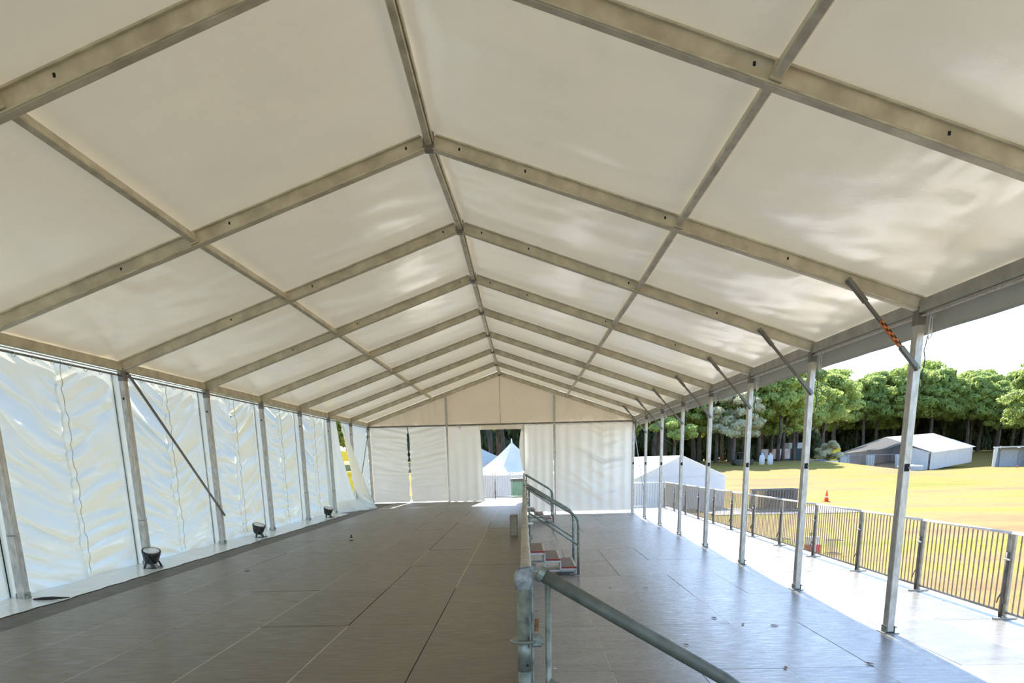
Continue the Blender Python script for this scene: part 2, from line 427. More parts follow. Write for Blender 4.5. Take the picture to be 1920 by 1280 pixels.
for k in range(K0, K1):
    y0, y1 = FY(k)+.04, FY(k+1)-.04
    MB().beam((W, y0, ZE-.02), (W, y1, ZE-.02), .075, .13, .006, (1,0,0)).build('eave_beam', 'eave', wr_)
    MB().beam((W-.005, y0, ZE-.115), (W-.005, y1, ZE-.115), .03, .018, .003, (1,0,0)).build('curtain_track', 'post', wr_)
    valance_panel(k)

# ------------------------------------------------------------------ left side
for k in range(K0, K1+1):
    y = FY(k); p = post(-W, y, ZL+.018, ZE, wl_, -1)
    zz = 1.35 if k % 2 else 1.3
    if k in (1, 2, 3, 5, 6):
        b = MB().beam((-W, y, ZL+.03), (-W, y, zz), .09, .123, .008, (1,0,0)); b.build('post_sleeve', 'post', p)
        MB().tube([(-W-.02, y-.075, zz-.03), (-W+.075, y-.075, zz-.03)], .006, 6).build('pin', 'brace', p)
    MB().beam((-W, y-.0585, 3.02), (-W, y-.0585, 3.05), .03, .005, .002, (1,0,0)).build('bolt_hole', 'black', p)
for k in range(K0, K1):
    y0, y1 = FY(k)+.04, FY(k+1)-.04
    MB().beam((-W, y0, ZE+.0), (-W, y1, ZE+.0), .075, .12, .006, (1,0,0)).build('eave_beam', 'rafter', wl_)
    MB().beam((-W+.01, y0, ZE-.085), (-W+.01, y1, ZE-.085), .022, .02, .003, (1,0,0)).build('curtain_track', 'joist', wl_)
    MB().tube([(-W+.0, y0-.03, ZE-.125), (-W, y1+.03, ZE-.125)], .014, 8).build('curtain_rod', 'brace', wl_)
    if k < 6:
        b = MB()
        for i in range(8):
            yy = y0 + .15 + i*.37
            b.tube([(-W+.0+.022*math.cos(a), yy, ZE-.14+.03*math.sin(a)) for a in [j*PI/4 for j in range(9)]], .004, 5)
        b.build('curtain_ring', 'joist', wl_)['kind'] = 'stuff'
def rod(A, B, r, parent, name='brace_rod', m='brace'):
    return MB().tube([A, B], r, 8).build(name, m, parent)
MB().beam((-W+.06, FY(2)+.04, 3.40), (-W+.08, FY(3)+.04, 1.13), .035, .03, .004, (1,0,0)).build('brace_bar', 'brace', wl_)
rod((-W+.06, 29.42, 3.40), (-W+.1, 27.38, 1.70), .014, wl_)
rod((W-.02, 29.6, 3.34), (W-.02, 26.72, .92), .012, wr_, m='post')
HWT = ZE-.06
def wall_fn(y0, y1, seed, amp=1.0, ztop=HWT, skirt=True):
    """creased curtain between a post and the laced seam; a = 0 at the seam, 1 at the post"""
    def base(y, a, t):      # t 0 top .. 1 skirt end
        tz = min(1, t/.9); z = ztop - (ztop-ZL-.045)*tz
        h = (z-ZL)/(ztop-ZL)
        k = .16 + .50*h
        s = z - k*(a**1.25) - .06*math.sin(y*2+seed)
        r1 = N(s*4.2+seed*1.7, a*1.1, seed); r2 = N(s*9.5+seed, a*1.6+3, seed*2.3)
        fold = (1-abs(2.2*r1))*.068 + r2*.034 + .012*N(s*22, a*4, seed)
        env = min(1, max(0, (1-a)*5-.15))*min(1, a*7+.45)*min(1, (1-h)*9+.1)
        x = -W-.16 + fold*amp*env
        if t > .9:
            q = (t-.9)/.1
            x = x*(1-q)**1.5 + (1-(1-q)**1.5)*(-W-.06) + (q**1.1)*(.50 + .035*N(y*1.7, 7.7) + .012*math.sin(y*9+N(y*2)*3))
            z = ZL+.045*(1-q)**2 + .004 + .008*(1-abs(N(y*3.1, q*2, 4)))*min(1, (1-q)*3)
        return (x, y, z)
    return base
def wall_half(k, part, seed):
    ym = FY(k) + D*(.5 + .03*N(k*3.3)); ya, yb = (FY(k), ym) if part == 0 else (ym, FY(k+1))
    base = wall_fn(ya, yb, seed)
    def fn(u, v):
        a = (1-u) if part == 0 else u
        y = ya + (yb-ya)*u + (-.05 if part == 0 else .05)*max(0, a*12-11) + (.02 if part == 0 else -.02)*(a < .04)
        zt = (1-v)
        yj = y + (.02*math.sin(v*26+k) + .02*N(v*9, k))*(1-a)**6
        return base(yj, a, v*.9)
    o = MB().grid(fn, 34, 136).build('wall_curtain', 'wall', wl_, smooth=True)
    def fs(u, v):
        p = fn(u, 1); return base(p[1], (1-u) if part == 0 else u, .9+.1*v)
    MB().grid(fs, 34, 14).build('curtain_skirt', 'skirt', wl_, smooth=True)
    return o, ym
for k in range(K0, 6):
    for part in (0, 1):
        o, ym = wall_half(k, part, k*5.17 + part*2.3 + 11)
    # lacing rope on the seam
    pts = []
    for i in range(60):
        z = HWT - (HWT-ZL-.12)*i/59
        pts.append((-W-.055 + .01*math.sin(i*1.3), ym + .02*math.sin(((HWT-z)/(HWT-ZL))*26*.9+k) + .018*math.sin(i*2.1)*(.4+.6*abs(N(i*.3, k))), z))
    MB().tube(pts, .0055, 5).build('lacing_rope', 'alu', wl_)
# bay 6..8: torn open curtain
def gap_mask(y, z):
    t = (3.28-z)/(3.28-.6)
    lo = 24.82 + 1.22*t; hi = 25.42 + 1.75*t
    return not (z < 3.28 and lo < y < hi)
base6 = wall_fn(0, 0, 33.3, .8)
def drapeL(u, v):      # curtain piece from post 6 to the opening, swept back
    z = HWT - (HWT-ZL-.01)*v
    t = max(0, (3.28-z)/(3.28-.6)); y1 = 24.82 + 1.22*t
    y = FY(6) - .12 + (y1-FY(6)+.12)*u
    x = -W-.07 - .10*(1-u)**4 + .05*math.sin(u*17+N(u*3)*2)*(.3+v) + (v**2.2)*.35*u + .02*N(u*6, v*4)
    if v > .88: x += (v-.88)/.12*.35*(.4+.6*u)
    return (x, y, max(z, ZL+.012))
MB().grid(drapeL, 40, 70).build('wall_curtain', 'wall', wl_, smooth=True)
def drapeR(u, v):      # from the opening to the gable corner
    z = HWT - (HWT-ZL-.01)*v
    t = max(0, (3.28-z)/(3.28-.6)); y0 = 25.42 + 1.75*t
    y = y0 + (FY(8)-y0)*u
    a = abs(u-.55)*2
    s = z - (.16+.4*(1-v))*a
    x = -W-.08 + .03*(1-abs(2.2*N(s*4.5, a, 5)))
    return (x, y, max(z, ZL+.012))
MB().grid(drapeR, 50, 110).build('wall_curtain', 'wall', wl_, smooth=True)
def flap(u, v):        # loose flap folded inward, its foot on the deck
    z = 3.27 - (3.27-ZL-.012)*v
    y0 = 25.40 + 1.5*v; wdt = .55*v + .03
    y = y0 + u*(.05+.30*v) - u*v*1.05
    x = -W-.03 + u*wdt*1.35 + .03*math.sin(u*9+v*4)*v
    return (x, y, max(z, ZL+.012) + (.01 if v > .97 else 0))
fo = MB().grid(flap, 16, 60).build('curtain_flap', 'wall', wl_, smooth=True); fo['label'] = 'bright loose flap of curtain folded inward'
def skirtR(u, v):
    y = 25.0 + 1.9*u
    return (-W+.1 + v*(.75-.35*abs(u-.5))+.03*N(u*5, v*5), y, ZL+.008+.012*abs(N(u*7, v*4)))
MB().grid(skirtR, 20, 10).build('curtain_hem', 'wall', wl_, smooth=True)

# ------------------------------------------------------------------ gable end
YG = FY(8)
for x, z0 in ((-2.02, ZL), (2.03, 0.0)):
    p = MB().beam((x, YG, z0), (x, YG, ZR-abs(x)*SL-.05), .075, .10, .008, (1,0,0)).build('post', 'post', wb_)
    MB().box((x-.09, YG-.09, z0+.002), (x+.09, YG+.09, z0+.012), .002).build('base_plate', 'galv', p)
for a, b_ in ((-W, -2.06), (-1.98, 1.99), (2.07, W)):
    MB().beam((a, YG, 3.385), (b_, YG, 3.385), .05, .055, .005, (0,1,0)).build('gable_rail', 'brace', wb_)
def gab(x0, x1):
    def fn(u, v):
        x = x0+(x1-x0)*u; zt = ZR-abs(x)*SL+.06; z = 3.40 + (zt-3.40)*v
        side = abs(x) > 2.1
        d = (.055 if side else .02)*(1-abs(2*N(x*(8 if side else 2.6)+v*.8, v*.9, 8)))*(1-.5*abs(v-.5))
        return (x, YG+.06+d, z)
    return fn
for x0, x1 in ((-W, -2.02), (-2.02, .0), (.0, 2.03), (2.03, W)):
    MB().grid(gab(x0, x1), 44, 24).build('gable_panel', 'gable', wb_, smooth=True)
MB().beam((.005, YG+.045, 3.40), (.005, YG+.045, ZR-.02), .012, .012, .003, (1,0,0)).build('gable_seam', 'brace', wb_)
# lower left pair of creased curtains with a slit of daylight between
def gl(x0, x1, seam_left):
    def fn(u, v):
        z = 3.36 - (3.36-ZL-.03)*v; x = x0 + (x1-x0)*u
        a = u if seam_left else 1-u; h = 1-v
        bulge = .035*abs(math.sin(v*24+N(v*5)*3))*(1-a)**5
        x += (bulge if seam_left else -bulge)*(1 if .08 < v else 0)
        s = z - (.10+.22*h)*a
        d = .065*(1-abs(2.2*N(s*5.2+(9 if seam_left else 2), a*.9, 3)))*min(1, (1-a)*6+.2)
        return (x, YG+.09-d, z)
    return fn
MB().grid(gl(-W+.04, -3.53, False), 36, 110).build('gable_curtain', 'drape', wb_, smooth=True)
MB().grid(gl(-3.50, -2.05, True), 36, 110).build('gable_curtain', 'drape', wb_, smooth=True)
# vertical drapes
def vert(x0, x1, z0, seed, flare=.0, lean=0.0, amp=.085, n=3.2):
    def fn(u, v):
        z = 3.36 - (3.36-z0)*v
        x = x0 + (x1-x0)*u + lean*(1-v)*(1-u) + flare*v*u
        ph = (x0+(x1-x0)*u)*n*2 + seed + .7*N(v*1.4, seed, u*2)
        d = amp*(.35+.65*v)*math.sin(ph) + .02*N(x*6, v*2.2, seed)
        return (x, YG-.02-d - .10*v*v*(1 if flare else .3), z + .015*math.sin(ph)*(v > .98))
    return fn
MB().grid(vert(-2.0, -.78, ZL+.015, 1.0, .12, 0, .065, 9.5), 60, 50).build('gable_curtain', 'drape', wb_, smooth=True)
MB().grid(vert(.86, 1.98, .10, 4.1, 0, 0, .05, 10.5), 60, 50).build('gable_curtain', 'drape', wb_, smooth=True)
def tied(u, v):      # gathered strip at right edge of doorway
    z = 3.34-(3.34-1.65)*v; x = .93 - .10*u*(1-.2*v) - .12*math.sin(v*PI)*u
    return (x-.02, YG-.08-.03*math.sin(u*8), z)
MB().grid(tied, 10, 20).build('curtain_gather', 'drape', wb_, smooth=True)
def big(u, v):
    z = 3.36-(3.36-.10)*v; x = 2.07+(W-.04-2.07)*u
    px = 4*v*(1-v)
    s = z + 1.25*min(u, .62) - .8*max(0, u-.62) + .25*u*u
    dg = .20*(1-abs(2.1*N(s*2.6, u*1.1+2, 6)))*px*math.sin(PI*min(1, u*1.05))
    vt = .03*math.sin(x*15+N(x*2)*2) *(1-v*.4)
    return (x, YG+.03-dg-vt-.05, z)
MB().grid(big, 90, 90).build('gable_curtain', 'drape', wb_, smooth=True)
b = MB(); b.grid(lambda u, v: (-.80+1.66*u, YG+.05+.003*math.sin(u*9), 3.37-.15*v), 20, 3); b.build('door_lintel_flap', 'gable', wb_, smooth=True)
MB().beam((-.80, YG+.05, 3.205), (.86, YG+.05, 3.205), .02, .02, .003, (0,1,0)).build('lintel_edge', 'white', wb_)
def vb(u, v): return (-1.62+.17*u, YG-.09, 3.33-.10*(v*(1-abs(2*u-1))))
MB().grid(vb, 8, 6).build('curtain_tip', 'white', wb_)

# ------------------------------------------------------------------ guard rail panels along the step between the decks
def coupler(P, ax, r=.032):
    return MB().tube([Vector(P)-Vector(ax)*.035, Vector(P)+Vector(ax)*.035], r, 12)
GX = .852; GZ = ZL+1.0
rails = [(3.03, 5.12)] + [(5.14+i*2.06, 5.14+(i+1)*2.06-.03) for i in range(4)] + [(14.9+i*2.07, 14.9+(i+1)*2.07-.03) for i in range(5)] + [(26.75, 28.0), (28.03, 29.35)]
ordw = ['nearest', 'second', 'third', 'fourth', 'fifth', 'sixth', 'seventh', 'eighth', 'ninth', 'tenth', 'eleventh', 'twelfth']
for i, (ya, yb) in enumerate(rails):
    lab = ('nearest tube guard rail between the two decks, its post end wrapped in grey tape' if i == 0 else
           '%s tube guard rail from the camera along the step between the decks' % ordw[i])
    r = empty('guard_rail', lab, 'railing', (GX, ya, ZL), group='guard rails between the decks')
    L = yb-ya
    def rl(name, z, rad, m, x=0, y0=.0, y1=None):
        return MB().tube([(x, y0, z), (x, (L if y1 is None else y1)/2, z-.004), (x, L if y1 is None else y1, z)], rad, 12).build(name, m, r, smooth=True)
    rl('top_rail', 1.0, .0245, 'railold'); rl('mid_rail', .55, .017, 'galv', 0, .03, L-.03); rl('toe_rail', .12, .017, 'galv', 0, .03, L-.03)
    for yy in ((.035, L-.05) if i else (L-.05,)):
        pp = MB().tube([(.0, yy, -.5), (0, yy, 1.0)], .0242, 12).build('post', 'galv', r, smooth=True)
        cp = coupler((0, yy, .75), (0,0,1)); cp.beam((.02, yy, .75), (.07, yy, .75), .03, .03, .004); cp.build('clip', 'galv', pp)
    nb = max(1, int(L/.5))
    for j in range(1, nb):
        MB().tube([(0, j*L/nb, .13), (0, j*L/nb, .99)], .009, 6).build('upright', 'galv', r)
    coupler((0, L, 1.0), (0,1,0), .029).build('coupler', 'railold', r, smooth=True)
    if i:
        b = MB().beam((.022, .5, 1.0), (.06, .5, 1.0), .03, .014, .003); b.build('clip', 'white', r)
    if i == 0:
        MB().tube([(-.012, 0, -.55), (-.012, 0, .985)], .027, 20).build('end_post', 'galv', r, smooth=True)
        MB().tube([(-.012, 0, .60), (-.012, 0, .765)], .0285, 20).build('post_sleeve', 'galv', r, smooth=True)
        MB().beam((.024, .01, -.55), (.024, .01, .97), .011, .03, .003, (1,0,0)).build('side_bar', 'galv', r)
        tp = MB()
        def tape(u, v):
            a = 2*PI*u; zz = -.045+.09*v; rr = .036*(1-.35*(2*v-1)**2) + .007*N(math.cos(a)*2.2, math.sin(a)*2.2, v*3)
            return (-.008+rr*math.cos(a)*1.15, rr*math.sin(a), .985+zz-.35*rr*math.cos(a)*-1.0*.5)
        tp.grid(tape, 24, 8); tp.build('tape_wrap', 'greytape', r, smooth=True)
        # ledger clamp ring, hooked bracket and wedge
        b = MB(); b.lathe([(.030,.722),(.054,.724),(.058,.730),(.054,.736),(.030,.738)], 28, Matrix.Translation((-.012,0,0)))
        b.build('rosette_ring', 'galv', r, smooth=False)
        b = MB(); b.beam((.022, -.01, .73), (.058, -.01, .73), .034, .052, .010, (0,1,0)); b.beam((.05, -.01, .73), (.064, -.01, .73), .026, .030, .006, (0,1,0))
        b.build('clamp_bracket', 'galv', r)
        b = MB(); b.beam((.040, .02, .765), (.042, .02, .815), .017, .02, .002, (1,0,0)); o = b.build('wedge', 'wood', r); o['label'] = 'rusty brown wedge'
        b = MB(); b.tube([(-.0, -.027, .63), (-.0, -.029, .63)], .0055, 8); b.build('pin_hole', 'black', r)
        MB().tube([(.012, -.027, .70), (.016, -.03, .80), (.008, -.028, .84), (-.006, -.026, .83)], .004, 6).build('spring_clip', 'galv', r)

# ------------------------------------------------------------------ stairs down to the lower deck
def make_stairs(hr=.0238, hm='galv'):
    r = empty('stair_unit')
    LY = 1.40
    for i, (x0, x1, z) in enumerate(((.085, .345, .445), (.33, .625, .30), (.61, .905, .155))):
        t = MB().box((x0, .03, z-.022), (x1, LY-.03, z), .002).build('tread', 'tread', r)
        MB().box((x0, .012, z-.026), (x1, .03, z+.001), .001).build('edge_strip', 'red', t)
        MB().box((x1-.035, .03, z), (x1+.004, LY-.03, z+.004), .001).build('nosing', 'nosing', t)
        b = MB()
        for yy in (.02, LY-.02):
            b.beam((x0, yy, z-.048), (x1, yy, z-.048), .03, .04, .003)
        b.beam((x1-.015, .02, z-.048), (x1-.015, LY-.02, z-.048), .03, .04, .003)
        b.build('tread_frame', 'steel_frame', t)
    b = MB()
    for yy in (.02, LY-.02):
        b.beam((.04, yy, .09), (.90, yy, .09), .03, .035, .003)
        for x, z in ((.06, .42), (.335, .42), (.615, .27), (.88, .13)): b.beam((x, yy, .075), (x, yy, z), .03, .03, .003, (1,0,0))
    b.beam((.06, .02, .09), (.06, LY-.02, .09), .03, .03, .003)
    b.build('frame', 'steel_frame', r)
    b = MB()
    for yy in (.05, LY-.05):
        for x in (.12, .84): b.beam((x, yy, 0), (x, yy, .09), .035, .035, .003)
    b.build('foot', 'brace', r)
    for yy in (.0, LY):
        pts = [(.055, yy, 1.560), (.40, yy, 1.352), (.80, yy, 1.112), (.86, yy, 1.068), (.90, yy, 1.02), (.925, yy, .96), (.935, yy, .88), (.935, yy, .4), (.935, yy, .012)]
        h = MB().tube(pts, hr, 16).build('handrail', hm, r, smooth=True)
        MB().tube([(.075, yy, .53), (.078, yy, 1.53)], .0125, 10).build('upright', 'galv', h, smooth=True)
        MB().tube([(.078, yy, 1.115), (.92, yy, .545)], .015, 10).build('mid_rail', 'galv', h, smooth=True)
        MB().tube([(.038, yy, 1.570), (.060, yy, 1.557)], hr*1.15, 14).build('end_cap', 'galv', h)
        MB().beam((.935, yy, 0), (.935, yy, .03), .06, .05, .006).build('foot_plate', 'galv', h)
        MB().beam((.80, yy, .02), (.95, yy, .02), .03, .02, .002).build('stay', 'brace', h)
    return r
st = make_stairs(.0285, 'darkrail'); st2 = make_stairs()
for i, (y, lab) in enumerate(((1.62, 'nearest stair unit, only its sloping galvanised handrail in view at the bottom'),
        (13.45, 'middle stair unit with three brown treads and red edges beside the guard rail'),
        (25.3, 'farthest stair unit, small, before the gable curtains'))):
    c = st if i == 0 else st2 if i == 1 else copy_tree(st2)
    if i == 0: near = [h for h in c.children if h.name.startswith('handrail')][0]
    c.location = (.862, y, 0); tag(c, lab, 'stairs', 'stair units between the decks')

def drop(o):
    for ch in list(o.children): drop(ch)
    bpy.data.objects.remove(o)
drop(near)      # the photographer stands where the nearest unit's second rail would be
# ------------------------------------------------------------------ floor lamps (par cans)
def make_lamp():
    r = empty('floor_spotlight')
    T = Matrix.Translation((0,0,.185)) @ Matrix.Rotation(math.radians(16), 4, 'X') @ Matrix.Rotation(math.radians(12), 4, 'Y')
    c = MB().lathe([(.04,-.11),(.085,-.105),(.10,-.08),(.115,-.03),(.128,.03),(.134,.05),(.136,.085),(.122,.086)], 28, T).build('lamp_body', 'dark', r, smooth=True)
    MB().lathe([(.112,.078),(.112,.0865),(.06,.089),(.01,.09)], 24, T).build('lens', 'lens', c, smooth=True)
    b = MB()
    for j in range(10):
        a = 2*PI*j/10; b.beam(T @ Vector((.06*math.cos(a), .06*math.sin(a), -.10)), T @ Vector((.112*math.cos(a), .112*math.sin(a), .03)), .006, .02, .001)
    b.build('cooling_fin', 'dark', c)
    for s_ in (-1, 1):
        y = s_*.138
        b = MB(); b.beam((0, y, .185), (-.07, y, .012), .014, .028, .003); b.beam((0, y, .185), (.08, y, .012), .014, .028, .003)
        b.beam((-.10, y, .008), (.10, y, .008), .02, .014, .003); b.build('yoke', 'dark', r)
        MB().tube([(0, s_*.125, .185), (0, s_*.165, .185)], .024, 12).build('tilt_knob', 'dark', r)
    MB().beam((.0, -.14, .008), (.0, .14, .008), .03, .012, .003).build('base_bar', 'dark', r)
    MB().tube([(-.02,-.02,.10), (.05,-.05,.03), (.06,-.11,.012), (.13,-.10,.012), (.16,-.03,.014), (.12,.02,.014)], .010, 6).build('cable', 'brace', r)
    MB().beam((.03,-.03,.03), (.09,-.03,.05), .04, .04, .006).build('power_plug', 'grey', r)
    return r
lp = make_lamp()
for i, (x, y, rz, lab) in enumerate(((-4.80, 11.28, .1, 'black round spotlight on the skirt at the second visible post, nearest of three'),
        (-4.80, 16.04, .35, 'black round spotlight on the curtain skirt, middle of the three'),
        (-4.80, 21.9, .3, 'black round spotlight on the curtain skirt, smallest and farthest'))):
    c = lp if i == 0 else copy_tree(lp)
    c.location = (x, y, ZL+.012); c.rotation_euler = (0,0,rz); tag(c, lab, 'spotlight', 'floor spotlights by the left curtain')

# wooden box by the guard rail
r = empty('wooden_box', 'small upright plywood box with dark rim beside the guard rail', 'box', (.635, 15.2, ZL))
MB().box((-.07, .012, .0), (.07, .42, .405), .004).build('body', 'ply', r)
b = MB()
for x in (-.074, .074): b.beam((x, .0, 0), (x, .0, .41), .012, .02, .002, (1,0,0))
for z in (.006, .405): b.beam((-.08, 0, z), (.08, 0, z), .02, .012, .002, (0,1,0))
b.build('rim', 'brace', r)
MB().box((-.066, .004, .012), (.066, .012, .398), .001).build('front_panel', 'ply', r)

# litter
def leaf(name, lab, cat, x, y, z, s, m, rz, group=None):
    r = MB()
    pts = [(-1,0,0),(-.5,.32,.12),(.2,.36,.18),(1,.05,.02),(.4,-.3,.14),(-.4,-.34,.05)]
    r.add([(a*s, b_*s, c*s+.004) for a, b_, c in pts] + [(0,0,.02*s+.001)], [(0,1,6),(1,2,6),(2,3,6),(3,4,6),(4,5,6),(5,0,6)])
    o = r.build(name, m); o.location = (x, y, z); o.rotation_euler = (0,0,rz)
    tag(o, lab, cat, group); return o
leafspots = [(1.93, 10.3, .03), (.99, 10.2, .03), (3.25, 9.5, .05), (3.85, 9.0, .06), (3.5, 9.1, .05), (2.6, 8.1, .04), (2.75, 11.9, .05), (3.35, 7.1, .05), (4.2, 7.2, .05), (2.2, 12.0, .03)]
for i, (x, y, s) in enumerate(leafspots):
    leaf('fallen_leaf', ['small dark leaf beside the middle stair unit on the lower deck', 'dark leaf close to the guard rail on the lower deck', 'dark curled leaf halfway from the handrail to the nearest right post',
          'largest brown leaf on the blue shaded deck', 'left one of two brown leaves left of the nearest post', 'brown leaf just above the sloping handrail', 'small brown leaf on a joint left of the second post',
          'brown leaf on the deck joint at the bottom of the picture', 'brown leaf lowest and rightmost on the shaded deck', 'tiny brown leaf beyond the sloping handrail near the stairs'][i], 'leaf', x, y, .004, s, 'wood' if i > 2 else 'blacktape', i*1.1, 'dry leaves on the lower deck')
leaf('paper_scrap', 'small white paper scrap on the lower deck near the taped post', 'scrap', 1.13, 7.2, .004, .03, 'white', .4)
leaf('fallen_leaf', 'dark leaf on the upper deck near the left curtain', 'leaf', -3.15, 10.7, ZL+.004, .05, 'blacktape', .2)
b = MB(); b.lathe([(.028,0),(.032,.01),(.03,.05),(.014,.07),(.014,.10),(.02,.105)], 12); o = b.build('small_bottle', 'blacktape'); o.location = (-2.62, 15.1, ZL)
MB().lathe([(.0315,.012),(.0325,.014),(.0315,.04)], 12).build('bottle_label', 'nosing', o)
tag(o, 'tiny dark object standing alone on the upper deck', 'bottle')
b = MB(); b.tube([(-4.86, 8.50, ZL+.03), (-4.76, 8.52, ZL+.032), (-4.66, 8.56, ZL+.03), (-4.5, 8.62, ZL+.022)], .018, 6, rad=[.008,.02,.02,.006]); o = b.build('black_strap', 'blacktape'); tag(o, 'flat black strap lying at the foot of the nearest left post', 'strap')

# ------------------------------------------------------------------ crowd barriers
def make_barrier(L=2.05, H=1.03):
    r = empty('barrier')
    MB().tube([(0, .0, H), (0, L, H)], .019, 10).build('top_rail', 'sunlit_rail', r, smooth=True)
    MB().tube([(0, .0, .075), (0, L, .075)], .016, 8).build('bottom_rail', 'barr', r, smooth=True)
    for yy in (.03, L-.03): MB().beam((0, yy, .02), (0, yy, H-.01), .035, .055, .006, (1,0,0)).build('end_post', 'barr', r)
    n = 17; b0 = None
    for i in range(n):
        y = .06 + (L-.12)*(i+1)/(n+1)
        if b0 is None: b0 = MB().tube([(0,0,.08), (0,0,H-.01)], .0085, 6).build('bar', 'rustbar', r); b0.location = (0, y, 0)
        else: inst(b0, (0, y, 0), r)
    c = MB().tube([(-.02, L+.02, .0), (-.02, L+.02, .80)], .022, 10).build('hinge_post', 'brace', r, smooth=True)
    MB().beam((-.05, L-.06, .72), (-.05, L+.03, .72), .02, .02, .003).build('latch', 'steel_frame', c)
    b = MB(); b.tube([(-.045+.045*math.cos(a)*.6, L+.02+.05*math.sin(a), .24+.06*math.sin(a*2)) for a in [j*PI/4 for j in range(9)]], .007, 5); b.build('chain', 'brace', c)
    MB().box((-.16, .96*L-.02, .0), (.12, .96*L+.03, .022), .003).build('foot', 'barr', r)
    return r
M['sunlit_rail'] = mat('sunlit_top_rail', (.85,.84,.80), .35, .1, .15, 10)  # sun highlight along the top rail, put into its colour
br = make_barrier()
BX = 6.70; BL = 2.075
names_ = ['first', 'second', 'third', 'fourth', 'fifth', 'sixth', 'seventh', 'eighth', 'ninth', 'tenth', 'eleventh', 'twelfth']
for i in range(12):
    y = 7.17 + i*BL
    c = br if i == 0 else copy_tree(br)
    c.location = (BX, y, 0)
    tag(c, '%s galvanised crowd barrier from the right edge along the sunlit deck edge' % names_[i], 'barrier', 'crowd barriers along the deck edge')
for i in range(2):
    c = copy_tree(br); c.location = (BX-.05-i*BL, 32.02, 0); c.rotation_euler = (0,0,PI/2)
    tag(c, ['crowd barrier across the far end of the lower deck, touching the corner', 'crowd barrier across the far end of the lower deck, beside the gable curtain'][i], 'barrier')
for i in range(2):
    c = copy_tree(br); c.location = (.95-i*1.35, 31.3, ZL); c.rotation_euler = (0,0,PI/2); c.scale = (1, .62, .97)
    tag(c, ['pale barrier seen through the right half of the doorway', 'pale barrier seen through the left half of the doorway'][i], 'barrier')

# ------------------------------------------------------------------ field marquee
P0 = Vector((71.8, 137.3, -1.15)); PF = Vector((60.6, 147.4, -1.0)); PS = Vector((90.6, 157.9, -.25))
ef = (PF-P0); es = (PS-P0)
def Q(a, s, h): return P0 + ef*a + es*s + Vector((0,0,h))
mq = empty('marquee', 'large white marquee with open dark front at the far side of the field', 'tent', tuple(P0))
def qb(*pts, th=.06):
    pts = [Vector(p)-P0 for p in pts]; n = (pts[1]-pts[0]).cross(pts[-1]-pts[0]).normalized()*th
    k = len(pts); b = MB(); b.add(pts+[p+n for p in pts], [tuple(range(k-1,-1,-1)), tuple(range(k, 2*k))]+[(i, (i+1)%k, k+(i+1)%k, k+i) for i in range(k)]); return b
EH, RH = 2.95, 5.75
qb(Q(-.03,-.01,EH), Q(-.03,1.01,EH), Q(.5,1.01,RH), Q(.5,-.01,RH)).build('roof_slope', 'white_roof', mq)
qb(Q(1.03,-.01,EH), Q(.5,-.01,RH), Q(.5,1.01,RH), Q(1.03,1.01,EH)).build('roof_slope', 'white_roof', mq)
for i in range(3): qb(Q(0,i/3+.004,0), Q(0,(i+1)/3-.004,0), Q(0,(i+1)/3-.004,EH), Q(0,i/3+.004,EH)).build('wall_panel', 'white_wall', mq)
for i in range(3): qb(Q(1,i/3+.004,0), Q(1,i/3+.004,EH), Q(1,(i+1)/3-.004,EH), Q(1,(i+1)/3-.004,0)).build('wall_panel', 'tentgrey', mq)
for i in range(4): qb(Q(i/4+.003,1,0), Q((i+1)/4-.003,1,0), Q((i+1)/4-.003,1,EH), Q(i/4+.003,1,EH)).build('wall_panel', 'tentgrey', mq)
qb(Q(0,1,EH), Q(1,1,EH), Q(.5,1,RH-.1)).build('gable_panel', 'tentgrey', mq)
qb(Q(.02,0,0), Q(.02,0,EH-.2), Q(.27,0,EH-.2), Q(.25,0,.1)).build('front_panel', 'white_wall', mq)
qb(Q(.02,.001,EH-.2), Q(.0,.001,EH), Q(.27,.001,EH+1.2), Q(.27,.001,EH-.2)).build('gable_corner', 'white_wall', mq)
for a, wd in ((.33, .05), (.66, .05), (.97, .06)):
    b = MB()
    b.grid(lambda u, v: Q(a-wd+2*wd*u*(1-.15*v), -.005, (EH-.25)*(1-v)+.05) - P0 + Vector((.0, -.12*math.sin(u*18), 0)), 24, 4)
    b.build('front_curtain', 'white_wall', mq, smooth=True, solid=.03)
b = MB()
for a in (.01, .33, .66, .99):
    h_ = EH + (RH-EH)*(1-abs(a-.5)*2)
    b = MB(); b.beam(Q(a,0,0)-P0, Q(a,0,h_-.1)-P0, .14, .14, .01); b.build('post', 'white', mq)
for i in range(1, 3):
    b = MB(); b.beam(Q(-.004,i/3,0)-P0, Q(-.004,i/3,EH)-P0, .12, .12, .01); b.build('post', 'grey', mq)
b = MB(); b.beam(Q(.3,-.003,EH-.2)-P0, Q(.97,-.003,EH-.2)-P0, .07, .07, .01); b.build('front_rail', 'grey', mq)
qb(Q(.01,.01,.28), Q(.99,.01,.28), Q(.99,.99,.28), Q(.01,.99,.28), th=.05).build('interior_shade_sheet', 'brace', mq)  # dark sheet added to give the open marquee its shaded inside
for a, s_ in ((0, 0), (.5, 0), (1, 0)): pass
